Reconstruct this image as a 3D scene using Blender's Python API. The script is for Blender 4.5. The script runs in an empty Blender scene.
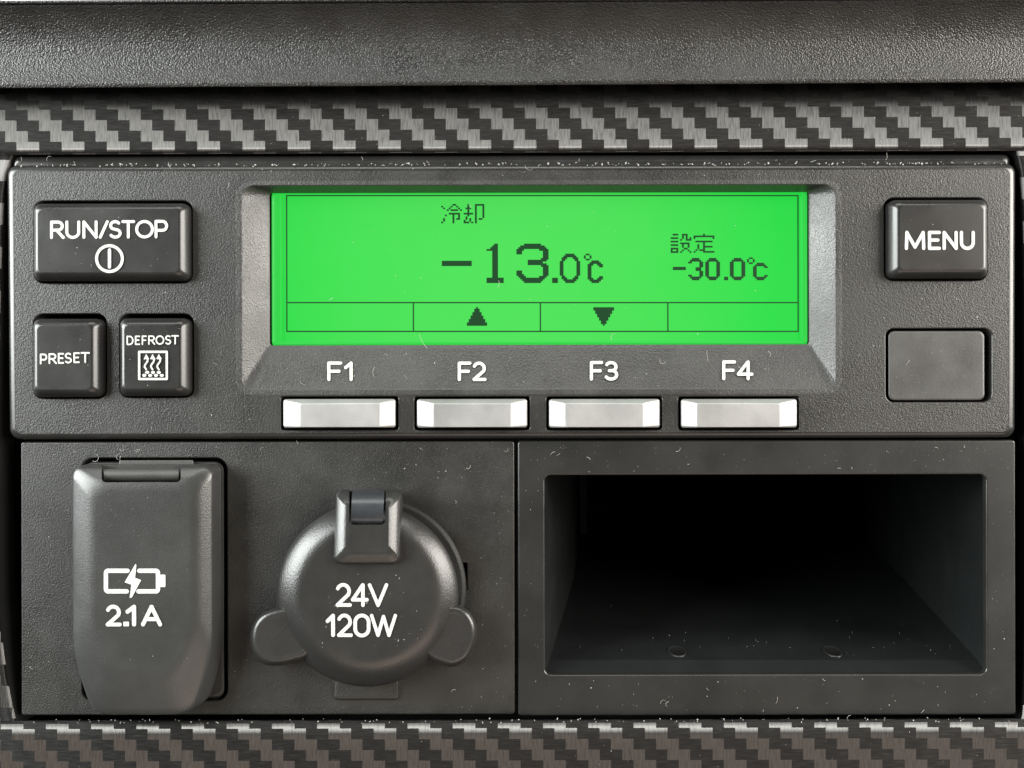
import bpy, bmesh, math, random
from mathutils import Vector, Matrix
from math import sin, cos, pi, radians

# ------------------------------------------------------------------ basics
S = 0.00018            # metres per photo pixel on the panel's plane
D = 1000.0             # camera distance to that plane, in the same pixels
ROLL = 0.0021
sc = bpy.context.scene
COL = sc.collection

# camera
cam_d = bpy.data.cameras.new('camera')
cam_d.sensor_width = 36.0
cam_d.lens = 36.0 * D / 1024.0
cam_d.clip_start = 0.005
cam_d.clip_end = 50
cam = bpy.data.objects.new('camera', cam_d)
COL.objects.link(cam)
M = Matrix.Identity(4)
for i, v in enumerate(((cos(ROLL), 0, -sin(ROLL)), (sin(ROLL), 0, cos(ROLL)), (0, -1, 0))):
    for r in range(3):
        M[r][i] = v[r]
M.translation = (0, -D * S, 0)
cam.matrix_world = M
sc.camera = cam

# light: the dim cab interior all round, daylight through the side windows, from the windscreen top, and added warm fill lamps
w = bpy.data.worlds.new('World')
sc.world = w
w.use_nodes = True
w.node_tree.nodes['Background'].inputs[0].default_value = (0.99, 1.0, 0.95, 1)
w.node_tree.nodes['Background'].inputs[1].default_value = 0.10
sc.view_settings.view_transform = 'Standard'
sc.view_settings.look = 'None'
sc.view_settings.exposure = -0.14
sc.view_settings.gamma = 1.0


def area(name, loc, target, sx, sy, power, col):
    l = bpy.data.lights.new(name, 'AREA')
    l.shape = 'RECTANGLE'
    l.size, l.size_y = sx, sy
    l.energy = power
    l.color = col
    o = bpy.data.objects.new(name, l)
    COL.objects.link(o)
    o.location = loc
    o.rotation_euler = (Vector(target) - Vector(loc)).to_track_quat('-Z', 'Y').to_euler()
    return o


area('window_light_left', (-0.78, -0.36, 0.21), (0, 0, 0), 0.80, 0.52, 33.0, (0.95, 0.99, 0.97))
area('window_light_right', (0.78, -0.36, 0.21), (0, 0, 0), 0.80, 0.52, 28.0, (1.0, 0.95, 0.88))
area('windscreen_light', (0.0, -0.40, 0.80), (0, 0, 0), 0.9, 0.25, 6.0, (1.0, 0.99, 0.95))
area('warm_bounce_fill', (0.15, -0.62, -0.58), (0.0, 0, 0), 0.8, 0.40, 2.7, (1.0, 0.78, 0.64))  # added lamp, stands in for warm bounce off unseen brown seat or person


area('seat_bounce_fill', (0.42, -0.72, 0.02), (0.08, 0, 0.02), 0.20, 0.16, 0.16, (1.0, 0.70, 0.52))  # added lamp, gives the MENU button a warm brown reflection


# ------------------------------------------------------------------ geometry helpers (pixels of the photo, d = pixels towards the viewer)
def pj(px, py, d=0.0):
    k = (D - d) / D
    return (S * (px - 512) * k, -S * d, S * (384 - py) * k)


def pjs(px, py, d=0.0):                     # follows the slight roll of the photo
    return pj(px, py + ROLL * (px - 512), d)


def link(name, me, mat, parent=None, sharp=35, wn=True):
    if mat is not None and not me.materials:
        me.materials.append(mat)
    for p in me.polygons:
        p.use_smooth = True
    me.set_sharp_from_angle(angle=radians(sharp))
    o = bpy.data.objects.new(name, me)
    COL.objects.link(o)
    if parent is not None:
        ofs = world_loc(parent)
        me.transform(Matrix.Translation(-ofs))
        o.parent = parent
    else:
        c = [Vector(v.co) for v in me.vertices]
        lo = Vector((min(v.x for v in c), min(v.y for v in c), min(v.z for v in c)))
        hi = Vector((max(v.x for v in c), max(v.y for v in c), max(v.z for v in c)))
        ofs = Vector(((lo.x + hi.x) / 2, hi.y, (lo.z + hi.z) / 2))
        me.transform(Matrix.Translation(-ofs))
        o.location = ofs
    if wn:
        m = o.modifiers.new('normals', 'WEIGHTED_NORMAL')
        m.keep_sharp = True
        m.weight = 80
    return o


def world_loc(o):
    v = Vector(o.location)
    while o.parent is not None:
        o = o.parent
        v += Vector(o.location)
    return v


def thing(name, label, cat, px, py, d):
    o = bpy.data.objects.new(name, None)
    COL.objects.link(o)
    o.location = pj(px, py, d)
    o.empty_display_size = 0.01
    o['label'] = label
    o['category'] = cat
    return o


class MB:
    def __init__(s):
        s.v, s.f, s.uv = [], [], []

    def add(s, vs, fs):
        b = len(s.v)
        s.v += vs
        s.f += [[i + b for i in f] for f in fs]

    def mesh(s, name):
        me = bpy.data.meshes.new(name)
        me.from_pydata(s.v, [], s.f)
        bm = bmesh.new()
        bm.from_mesh(me)
        bmesh.ops.recalc_face_normals(bm, faces=bm.faces)
        bm.to_mesh(me)
        bm.free()
        return me

    def loft(s, loops, cap0=True, cap1=True):
        n = len(loops[0])
        vs = [p for l in loops for p in l]
        fs = []
        for k in range(len(loops) - 1):
            for i in range(n):
                j = (i + 1) % n
                fs.append([k * n + i, k * n + j, (k + 1) * n + j, (k + 1) * n + i])
        if cap0:
            fs.append(list(range(n))[::-1])
        if cap1:
            fs.append([(len(loops) - 1) * n + i for i in range(n)])
        s.add(vs, fs)


def rr2(x0, y0, x1, y1, r, n=5, tilt=True):
    """rounded rectangle in photo pixels, r = one radius or (tl, tr, br, bl)"""
    if not isinstance(r, (tuple, list)):
        r = (r, r, r, r)
    dy = ROLL * ((x0 + x1) / 2 - 512) if tilt else 0
    pts = []
    for (cx, cy, sx, sy, a0, rad) in ((x0, y0, 1, 1, pi, r[0]), (x1, y0, -1, 1, 1.5 * pi, r[1]),
                                      (x1, y1, -1, -1, 0, r[2]), (x0, y1, 1, -1, .5 * pi, r[3])):
        for i in range(n + 1):
            a = a0 + .5 * pi * i / n
            pts.append((cx + sx * rad + rad * cos(a), cy + sy * rad + rad * sin(a) + dy))
    return pts


def rr(x0, y0, x1, y1, r, d, n=5, tilt=True):
    return [pj(x, y, d) for x, y in rr2(x0, y0, x1, y1, r, n, tilt)]


def plate_mesh(name, outer, holes, d_front, thick, bev, res=3):
    """a flat plate with holes and rounded edges, outlines given in photo pixels"""
    k = (D - d_front) / D
    cu = bpy.data.curves.new(name, 'CURVE')
    cu.dimensions = '2D'
    cu.fill_mode = 'BOTH'
    cu.extrude = max(thick / 2 - bev, 0.01)
    cu.bevel_depth = bev
    cu.bevel_resolution = res
    cu.offset = -bev

    def area2(p):
        return sum(p[i][0] * p[(i + 1) % len(p)][1] - p[(i + 1) % len(p)][0] * p[i][1] for i in range(len(p)))
    for idx, o in enumerate([outer] + holes):
        pts = [((x - 512) * k, (384 - y) * k) for x, y in o]
        if (area2(pts) > 0) != (idx == 0):
            pts = pts[::-1]
        sp = cu.splines.new('POLY')
        sp.points.add(len(pts) - 1)
        for q, p in zip(sp.points, pts):
            q.co = (p[0], p[1], 0, 1)
        sp.use_cyclic_u = True
    ob = bpy.data.objects.new('tmp', cu)
    COL.objects.link(ob)
    dg = bpy.context.evaluated_depsgraph_get()
    me = bpy.data.meshes.new_from_object(ob.evaluated_get(dg))
    bpy.data.objects.remove(ob)
    bpy.data.curves.remove(cu)
    me.materials.clear()
    bm = bmesh.new()
    bm.from_mesh(me)
    for v in bm.verts:
        x, y, z = v.co
        v.co = (x * S, -(d_front - thick / 2 + z) * S, y * S)
    bmesh.ops.remove_doubles(bm, verts=bm.verts, dist=S * 0.02)
    bmesh.ops.recalc_face_normals(bm, faces=bm.faces)
    bm.to_mesh(me)
    bm.free()
    return me


def edge_material(o, mat, lim=0.97):
    o.data.materials.append(mat)
    for p in o.data.polygons:
        if -p.normal.y < lim:
            p.material_index = 1


def boolean_cut(o, cutter_mesh):
    c = bpy.data.objects.new('tmp', cutter_mesh)
    COL.objects.link(c)
    c.location = world_loc(o)
    cutter_mesh.transform(Matrix.Translation(-world_loc(o)))
    bpy.context.view_layer.update()
    m = o.modifiers.new('cut', 'BOOLEAN')
    m.object = c
    m.operation = 'DIFFERENCE'
    m.solver = 'EXACT'
    wn = [x for x in o.modifiers if x.type == 'WEIGHTED_NORMAL']
    for x in wn:
        o.modifiers.remove(x)
    bpy.context.view_layer.update()
    dg = bpy.context.evaluated_depsgraph_get()
    me = bpy.data.meshes.new_from_object(o.evaluated_get(dg))
    o.modifiers.clear()
    old = o.data
    o.data = me
    bpy.data.meshes.remove(old)
    bpy.data.objects.remove(c)
    for p in me.polygons:
        p.use_smooth = True
    me.set_sharp_from_angle(angle=radians(35))
    m = o.modifiers.new('normals', 'WEIGHTED_NORMAL')
    m.keep_sharp = True
    m.weight = 80


# ------------------------------------------------------------------ lettering
def arc(cx, cy, rx, ry, a0, a1, n=14):
    return [(cx + rx * cos(radians(a0 + (a1 - a0) * i / n)), cy + ry * sin(radians(a0 + (a1 - a0) * i / n))) for i in range(n + 1)]


# strokes in a unit box, y up
GL = {
    'R': [[(0, 0), (0, 1)], [(0, 1)] + arc(.55, .74, .37, .26, 90, -90) + [(0, .48)], [(.45, .46), (1, 0)]],
    'U': [[(0, 1)] + arc(.5, .36, .5, .36, 180, 360, 20) + [(1, 1)]],
    'N': [[(0, 0), (0, 1)], [(0, 1), (1, 0)], [(1, 0), (1, 1)]],
    '/': [[(0, 0), (1, 1)]],
    'S': [arc(.5, .75, .46, .25, 38, 180, 12)[:-1] + arc(.5, .75, .46, .25, 180, 235, 5) + [(.5, .5)] +
          arc(.5, .25, .5, .25, 55, 0, 6) + arc(.5, .25, .5, .25, 0, -148, 14)[1:]],
    'T': [[(0, 1), (1, 1)], [(.5, 1), (.5, 0)]],
    'O': [arc(.5, .5, .5, .5, 90, 450, 32)],
    'P': [[(0, 0), (0, 1)], [(0, 1)] + arc(.62, .71, .38, .29, 90, -90) + [(0, .42)]],
    'E': [[(1, 1), (0, 1)], [(0, 1), (0, 0)], [(0, 0), (1, 0)], [(0, .52), (.85, .52)]],
    'D': [[(0, 0), (0, 1)], [(0, 1)] + arc(.42, .5, .58, .5, 90, -90, 20) + [(0, 0)]],
    'F': [[(0, 0), (0, 1)], [(0, 1), (1, 1)], [(0, .5), (.86, .5)]],
    'M': [[(0, 0), (.03, 1)], [(.03, 1), (.5, .08)], [(.5, .08), (.97, 1)], [(.97, 1), (1, 0)]],
    '1': [[(0, .72), (.85, 1)], [(.85, 1), (.85, 0)]],
    '2': [arc(.46, .68, .47, .32, 155, 0, 16) + arc(.46, .68, .47, .32, 0, -32, 4)[1:] + [(0, 0)], [(0, 0), (1, 0)]],
    '3': [arc(.46, .75, .46, .25, 150, -80, 18), [(.3, .51), (.55, .51)], arc(.46, .26, .52, .26, 80, -150, 18)],
    '4': [[(.70, 1), (0, .27)], [(0, .27), (1, .27)], [(.72, 1), (.72, 0)]],
    '0': [arc(.5, .66, .5, .34, 0, 180, 16) + arc(.5, .34, .5, .34, 180, 360, 16) + [(1, .66)]],
    'A': [[(0, 0), (.5, 1)], [(.5, 1), (1, 0)], [(.2, .3), (.8, .3)]],
    'V': [[(0, 1), (.5, 0)], [(.5, 0), (1, 1)]],
    'W': [[(0, 1), (.27, 0)], [(.27, 0), (.5, .95)], [(.5, .95), (.73, 0)], [(.73, 0), (1, 1)]],
    '.': [[(0, 0), (0.02, 0)]],
}


class Ink:
    """flat raised strokes, in photo pixels, laid on a surface whose depth is dfun(px, py)"""

    def __init__(s, dfun):
        s.mb = MB()
        s.dfun = dfun if callable(dfun) else (lambda x, y: dfun)
        s.k = 0

    def poly(s, pts, fs):
        s.k += 1
        h = 0.30 + 0.045 * s.k
        s.mb.add([pjs(x, y, s.dfun(x, y) + h) for x, y in pts], fs)

    def stroke(s, pts, w, closed=False):
        P = [Vector(p) for p in pts]
        Q = [P[0]]
        for p in P[1:]:
            if (p - Q[-1]).length > 0.02:
                Q.append(p)
        P = Q
        n = len(P)
        if n > 3 and (P[0] - P[-1]).length < 0.03:
            closed = True
        if n < 2:
            P = [P[0], P[0] + Vector((.05, 0))]
            n = 2
        L, R = [], []
        for i in range(n):
            a = P[i] - P[i - 1] if i > 0 else P[1] - P[0]
            b = P[i + 1] - P[i] if i < n - 1 else P[-1] - P[-2]
            if closed and i in (0, n - 1):
                a, b = P[-1] - P[-2], P[1] - P[0]
            t = (a.normalized() + b.normalized())
            t = t.normalized() if t.length > 1e-4 else b.normalized()
            c = max(0.6, t.dot(b.normalized()))
            nrm = Vector((-t.y, t.x)) * (w / 2 / c)
            L.append(P[i] + nrm)
            R.append(P[i] - nrm)
        pts2 = []
        fs = []
        for i in range(n):
            pts2 += [tuple(L[i]), tuple(R[i])]
        for i in range(n - 1):
            fs.append([2 * i, 2 * i + 1, 2 * i + 3, 2 * i + 2])
        if not closed:
            for (c, l, sgn, i0) in ((P[0], L[0], 1, 0), (P[-1], L[-1], -1, 2 * n - 2)):
                v = l - c
                a0 = math.atan2(v.y, v.x)
                base = len(pts2)
                m = 7
                idx = [i0]
                for q in range(1, m):
                    a = a0 + sgn * pi * q / m
                    pts2.append((c.x + w / 2 * cos(a), c.y + w / 2 * sin(a)))
                    idx.append(len(pts2) - 1)
                idx.append(i0 + 1)
                fs.append(idx)
        s.poly(pts2, fs)

    def glyph(s, ch, x0, y0, x1, y1, w):
        w *= 0.845
        h = w / 2
        for st in GL[ch]:
            s.stroke([(x0 + h + p[0] * max(x1 - x0 - w, 0), y1 - h - p[1] * (y1 - y0 - w)) for p in st], w)

    def disc(s, x, y, r, ry=None):
        n = 12
        s.poly([(x + r * cos(2 * pi * i / n), y + (ry or r) * sin(2 * pi * i / n)) for i in range(n)], [list(range(n))])

    def build(s, name, mat, parent):
        me = bpy.data.meshes.new(name)
        me.from_pydata(s.mb.v, [], s.mb.f)
        bm = bmesh.new()
        bm.from_mesh(me)
        for f in bm.faces:
            f.normal_update()
            if f.normal.y > 0:
                f.normal_flip()
        bm.to_mesh(me)
        bm.free()
        return link(name, me, mat, parent, wn=False)


# ------------------------------------------------------------------ materials
def nd(nt, t, **kw):
    n = nt.nodes.new(t)
    for k, v in kw.items():
        setattr(n, k, v)
    return n


def math_(nt, op, a, b=None):
    n = nd(nt, 'ShaderNodeMath', operation=op)
    for i, v in enumerate((a, b)):
        if v is None:
            continue
        if isinstance(v, (int, float)):
            n.inputs[i].default_value = v
        else:
            nt.links.new(v, n.inputs[i])
    return n.outputs[0]


def pixcoord(nt):
    tc = nd(nt, 'ShaderNodeTexCoord')
    mp = nd(nt, 'ShaderNodeMapping')
    mp.inputs['Scale'].default_value = (1 / S, 1 / S, 1 / S)
    nt.links.new(tc.outputs['Object'], mp.inputs[0])
    return mp.outputs[0]


def plastic(name, col, rough, spec=0.5, grain=0.0, gscale=0.35, gdist=1.0, metallic=0.0, var=0.25, rvar=0.10, coat=0.0, pebble=False):
    m = bpy.data.materials.new(name)
    m.use_nodes = True
    nt = m.node_tree
    b = nt.nodes['Principled BSDF']
    b.inputs['Metallic'].default_value = metallic
    b.inputs['Specular IOR Level'].default_value = spec
    b.inputs['Coat Weight'].default_value = coat
    b.inputs['Coat Roughness'].default_value = 0.08
    pc = pixcoord(nt)
    # slow smudges: handling wear in gloss and tone
    n1 = nd(nt, 'ShaderNodeTexNoise')
    n1.inputs['Scale'].default_value = 0.018
    n1.inputs['Detail'].default_value = 5
    n1.inputs['Roughness'].default_value = 0.6
    nt.links.new(pc, n1.inputs['Vector'])
    # fine dusty film
    n2 = nd(nt, 'ShaderNodeTexNoise')
    n2.inputs['Scale'].default_value = 0.5
    n2.inputs['Detail'].default_value = 3
    nt.links.new(pc, n2.inputs['Vector'])
    s_ = math_(nt, 'ADD', n1.outputs[0], math_(nt, 'MULTIPLY', n2.outputs[0], 0.5))
    mr = nd(nt, 'ShaderNodeMapRange')
    mr.inputs['From Min'].default_value = 0.45
    mr.inputs['From Max'].default_value = 1.05
    mr.inputs['To Min'].default_value = 1 - var
    mr.inputs['To Max'].default_value = 1 + var
    nt.links.new(s_, mr.inputs['Value'])
    mx = nd(nt, 'ShaderNodeVectorMath', operation='SCALE')
    mx.inputs[0].default_value = col
    nt.links.new(mr.outputs[0], mx.inputs['Scale'])
    nt.links.new(mx.outputs[0], b.inputs['Base Color'])
    mr2 = nd(nt, 'ShaderNodeMapRange')
    mr2.inputs['From Min'].default_value = 0.3
    mr2.inputs['From Max'].default_value = 0.7
    mr2.inputs['To Min'].default_value = rough - rvar
    mr2.inputs['To Max'].default_value = rough + rvar
    nt.links.new(n1.outputs[0], mr2.inputs['Value'])
    nt.links.new(mr2.outputs[0], b.inputs['Roughness'])
    if grain > 0:
        if pebble:
            g = nd(nt, 'ShaderNodeTexVoronoi', feature='SMOOTH_F1')
            g.inputs['Scale'].default_value = gscale
            g.inputs['Smoothness'].default_value = 0.6
            g.inputs['Randomness'].default_value = 1.0
            nw = nd(nt, 'ShaderNodeTexNoise')
            nw.inputs['Scale'].default_value = gscale * 1.5
            nw.inputs['Detail'].default_value = 2
            nt.links.new(pc, nw.inputs['Vector'])
            nt.links.new(pc, g.inputs['Vector'])
            hgt = math_(nt, 'ADD', math_(nt, 'MULTIPLY', g.outputs['Distance'], -0.9), math_(nt, 'MULTIPLY', nw.outputs[0], 0.9))
        else:
            g = nd(nt, 'ShaderNodeTexNoise')
            g.inputs['Scale'].default_value = gscale
            g.inputs['Detail'].default_value = 3
            g.inputs['Roughness'].default_value = 0.55
            nt.links.new(pc, g.inputs['Vector'])
            hgt = g.outputs[0]
        bp = nd(nt, 'ShaderNodeBump')
        bp.inputs['Strength'].default_value = grain
        bp.inputs['Distance'].default_value = gdist * S
        nt.links.new(hgt, bp.inputs['Height'])
        nt.links.new(bp.outputs[0], b.inputs['Normal'])
    return m


def emitter(name, col, strength, rough=0.3):
    m = bpy.data.materials.new(name)
    m.use_nodes = True
    b = m.node_tree.nodes['Principled BSDF']
    b.inputs['Base Color'].default_value = (*[c * 0.06 for c in col], 1)
    b.inputs['Roughness'].default_value = rough
    b.inputs['Emission Color'].default_value = (*col, 1)
    b.inputs['Emission Strength'].default_value = strength
    return m


def carbon():
    m = bpy.data.materials.new('carbon_weave_film')
    m.use_nodes = True
    nt = m.node_tree
    b = nt.nodes['Principled BSDF']
    uv = nd(nt, 'ShaderNodeUVMap', uv_map='UVMap')
    sx = nd(nt, 'ShaderNodeSeparateXYZ')
    nt.links.new(uv.outputs[0], sx.inputs[0])
    u, v = sx.outputs[0], sx.outputs[1]
    # fine jitter at cell borders
    jt = nd(nt, 'ShaderNodeTexNoise')
    jt.inputs['Scale'].default_value = 9.0
    nt.links.new(uv.outputs[0], jt.inputs['Vector'])
    jv = math_(nt, 'MULTIPLY', math_(nt, 'SUBTRACT', jt.outputs[0], 0.5), 0.16)
    ci = math_(nt, 'FLOOR', u)
    cj = math_(nt, 'FLOOR', math_(nt, 'ADD', v, jv))
    md = math_(nt, 'FLOORED_MODULO', math_(nt, 'SUBTRACT', cj, ci), 4.0)
    warp = math_(nt, 'LESS_THAN', md, 1.5)
    # fibres
    def fib(su, sv):
        mp = nd(nt, 'ShaderNodeMapping')
        mp.inputs['Scale'].default_value = (su, sv, 1)
        nt.links.new(uv.outputs[0], mp.inputs[0])
        n = nd(nt, 'ShaderNodeTexNoise')
        n.inputs['Scale'].default_value = 1.0
        n.inputs['Detail'].default_value = 2
        nt.links.new(mp.outputs[0], n.inputs['Vector'])
        return n.outputs[0]
    f1, f2 = fib(7, .8), fib(.8, 7)
    mixf = nd(nt, 'ShaderNodeMix')
    nt.links.new(warp, mixf.inputs[0])
    nt.links.new(f2, mixf.inputs[2])
    nt.links.new(f1, mixf.inputs[3])
    fibre = mixf.outputs[0]
    mr = nd(nt, 'ShaderNodeMapRange')
    mr.inputs['From Min'].default_value = 0.25
    mr.inputs['From Max'].default_value = 0.75
    mr.inputs['To Min'].default_value = 0.50
    mr.inputs['To Max'].default_value = 0.68
    nt.links.new(fibre, mr.inputs['Value'])
    nt.links.new(mr.outputs[0], b.inputs['Roughness'])
    cm = nd(nt, 'ShaderNodeMix', data_type='RGBA')
    nt.links.new(math_(nt, 'ADD', math_(nt, 'MULTIPLY', warp, 0.70), math_(nt, 'MULTIPLY', math_(nt, 'SUBTRACT', fibre, 0.42), math_(nt, 'ADD', 0.45, math_(nt, 'MULTIPLY', warp, 1.2)))), cm.inputs[0])
    cm.inputs[6].default_value = (0.024, 0.0237, 0.023, 1)
    cm.inputs[7].default_value = (0.168, 0.166, 0.162, 1)
    nt.links.new(cm.outputs[2], b.inputs['Base Color'])
    nt.links.new(math_(nt, 'ADD', math_(nt, 'MULTIPLY', warp, 0.2), 0.72), b.inputs['Metallic'])
    b.inputs['Anisotropic'].default_value = 0.93
    nt.links.new(math_(nt, 'MULTIPLY', math_(nt, 'SUBTRACT', 1.0, warp), 0.25), b.inputs['Anisotropic Rotation'])
    tg = nd(nt, 'ShaderNodeTangent', direction_type='UV_MAP', uv_map='UVMap')
    nt.links.new(tg.outputs[0], b.inputs['Tangent'])
    bp = nd(nt, 'ShaderNodeBump')
    bp.inputs['Strength'].default_value = 0.10
    bp.inputs['Distance'].default_value = 0.5 * S
    nt.links.new(fibre, bp.inputs['Height'])
    nt.links.new(bp.outputs[0], b.inputs['Normal'])
    return m


mat_panel = plastic('grained_black_plastic', (0.0118, 0.0118, 0.0106), 0.40, 0.5, 0.55, 0.68, 1.0)
mat_edge = plastic('smooth_worn_plastic_edge', (0.014, 0.0138, 0.013), 0.27, 0.5, 0.05, 0.5, 0.5, rvar=0.05)
mat_bezel = plastic('fine_grained_bezel_plastic', (0.026, 0.026, 0.025), 0.38, 0.55, 0.6, 0.55, 1.0)
mat_hood = plastic('pebbled_black_plastic', (0.010, 0.010, 0.0095), 0.36, 0.5, 0.6, 0.58, 1.2, pebble=True)
mat_satin = plastic('satin_black_plastic', (0.0095, 0.0098, 0.0092), 0.42, 0.4, 0.12, 0.5, 0.6, var=0.12, rvar=0.06)
mat_button = plastic('smooth_black_button_plastic', (0.012, 0.012, 0.0115), 0.30, 0.5, 0.04, 0.5, 0.5, rvar=0.05)
mat_lid = plastic('matt_black_lid_plastic', (0.024, 0.0245, 0.0238), 0.34, 0.55, 0.2, 0.6, 0.8, var=0.12, rvar=0.05)
mat_cap = plastic('matt_black_cap_plastic', (0.0145, 0.0143, 0.0137), 0.33, 0.6, 0.3, 0.6, 0.8, var=0.12, rvar=0.05)
mat_gap = plastic('deep_black_plastic', (0.008, 0.008, 0.0078), 0.8, 0.0)
mat_gloss = plastic('gloss_black_plastic', (0.015, 0.015, 0.015), 0.22, 0.5, 0.05, 0.1, 1.0)
mat_tray = plastic('pocket_black_plastic', (0.0085, 0.0096, 0.0096), 0.34, 0.45, 0.1, 0.3, 0.6, var=0.1, rvar=0.05)
mat_cover = plastic('faded_cover_plastic', (0.042, 0.042, 0.040), 0.42, 0.45, 0.15, 0.4, 0.6)
mat_steel = plastic('blackened_hinge_plastic', (0.018, 0.020, 0.023), 0.35, 0.6, 0.1, 0.6, 0.5)
mat_silver = plastic('silver_painted_plastic', (0.30, 0.30, 0.296), 0.48, 0.5, 0.10, 0.9, 0.5, metallic=0.55, var=0.10)
mat_white = plastic('white_print', (0.41, 0.415, 0.395), 0.5, 0.4, var=0.06)
mat_dust = plastic('dust_and_lint', (0.29, 0.288, 0.275), 0.9, 0.2, var=0.2)
mat_carbon = carbon()


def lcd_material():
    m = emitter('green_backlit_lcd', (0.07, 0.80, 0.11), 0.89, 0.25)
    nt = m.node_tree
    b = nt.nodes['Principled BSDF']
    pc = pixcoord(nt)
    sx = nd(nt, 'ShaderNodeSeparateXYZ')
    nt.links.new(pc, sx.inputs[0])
    # the emission is paler in the middle of the glass and purer green at its ends
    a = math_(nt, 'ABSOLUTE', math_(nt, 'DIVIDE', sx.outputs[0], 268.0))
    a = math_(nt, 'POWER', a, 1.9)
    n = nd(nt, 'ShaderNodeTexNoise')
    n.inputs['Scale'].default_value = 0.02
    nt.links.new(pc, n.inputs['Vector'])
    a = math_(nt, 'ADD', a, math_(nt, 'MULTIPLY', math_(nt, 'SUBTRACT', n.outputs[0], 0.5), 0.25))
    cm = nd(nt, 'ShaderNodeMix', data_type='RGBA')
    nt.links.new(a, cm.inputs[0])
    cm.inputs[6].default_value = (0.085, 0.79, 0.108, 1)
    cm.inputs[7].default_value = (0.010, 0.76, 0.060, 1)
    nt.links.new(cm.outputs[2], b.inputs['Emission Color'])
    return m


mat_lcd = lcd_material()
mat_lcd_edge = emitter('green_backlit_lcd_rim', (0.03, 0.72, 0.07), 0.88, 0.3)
mat_seg = emitter('dark_lcd_segment', (0.010, 0.075, 0.021), 0.8, 0.3)
mat_sky = emitter('bright_daylight', (1.0, 1.0, 0.98), 1.6, 1.0)

# ------------------------------------------------------------------ the setting behind
mb = MB()
mb.loft([rr(-168, 88, 1180, 812, 4, -66, 2, False), rr(-120, 95, 1100, 780, 4, -620, 2, False)], False, True)
o = link('dashboard_cavity', mb.mesh('dashboard_cavity'), mat_gap)
o['kind'] = 'structure'
mb = MB()
mb.loft([rr(-900, -700, 1900, 50, 4, -900, 2, False), rr(-900, -700, 1900, 50, 4, -890, 2, False)])
o = link('sky', mb.mesh('sky'), mat_sky)
o['kind'] = 'structure'


# ------------------------------------------------------------------ dashboard hood and carbon trim frame
def smooth_profile(pts, n=6):
    out = []
    P = [pts[0]] + pts + [pts[-1]]
    for i in range(1, len(P) - 2):
        for k in range(n):
            t = k / n
            q = []
            for c in range(2):
                p0, p1, p2, p3 = (P[i + j][c] for j in (-1, 0, 1, 2))
                q.append(0.5 * (2 * p1 + (p2 - p0) * t + (2 * p0 - 5 * p1 + 4 * p2 - p3) * t * t + (3 * p1 - p0 - 3 * p2 + p3) * t ** 3))
            out.append(tuple(q))
    out.append(pts[-1])
    return out


def strip_mesh(mb, prof, xs, tilt, uo=0.0, vo=0.0):
    """a profile (photo y, d) carried along x"""
    base = len(mb.v)
    n = len(prof)
    arcl = [0.0]
    for i in range(1, n):
        arcl.append(arcl[-1] + math.hypot(prof[i][0] - prof[i - 1][0], prof[i][1] - prof[i - 1][1]))
    for x in xs:
        for i, (y, d) in enumerate(prof):
            mb.v.append(pj(x, y - tilt * (x - 512), d))
            mb.uv.append((x + 11.3 * uo, arcl[i] + 11.0 * vo))
    for k in range(len(xs) - 1):
        for i in range(n - 1):
            mb.f.append([base + k * n + i, base + k * n + i + 1, base + (k + 1) * n + i + 1, base + (k + 1) * n + i])


hood_prof = [(1.0, -80), (1.0, 28)] + smooth_profile([(1.1, 30.5), (2, 29.8), (10, 24.0), (20, 17.8), (30, 12.6), (40, 8.7), (48, 6.7), (55, 5.5), (61, 5.05), (66, 5.05), (71, 5.5), (76, 6.2), (81.8, 7.5)]) + [(82.4, 7.2), (82.5, -5), (82.6, -60)]
mb = MB()
xs = [-160 + i * 60 for i in range(23)]
strip_mesh(mb, hood_prof, xs, 0.0036)
hood = link('dashboard_hood', mb.mesh('dashboard_hood'), mat_hood, sharp=60, wn=False)
sm = hood.modifiers.new('thickness', 'SOLIDIFY')
sm.thickness = 6 * S
sm.offset = 0
hood['label'] = 'pebbled black plastic dashboard lip running along the very top above the upper carbon trim'
hood['category'] = 'dashboard'

trim = thing('trim_frame', 'black carbon weave trim framing the instrument opening, bands above and below the modules', 'trim', 512, 730, -20)
mb = MB()
top_prof = smooth_profile([(78, -40), (84, -34), (91, -25), (97, -16), (101, -11.5), (105, -9.2), (114, -6.8), (124, -4.4), (134, -2), (144, 0.2), (148.3, 0.6), (151.5, -2), (153, -8), (154, -50)])
strip_mesh(mb, top_prof, xs, 0.002, 0.494, -0.03)
nt_ = len(mb.v)
bot_prof = smooth_profile([(719, -60), (720, -6), (722, 4.5), (724, 7.2), (728, 9.3), (732.5, 10.4), (736, 10.3), (742, 9.3), (755, 6.2), (770, 2.6), (815, -8)])
strip_mesh(mb, bot_prof, xs, 0.0, 1.0, 0.36)
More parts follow.
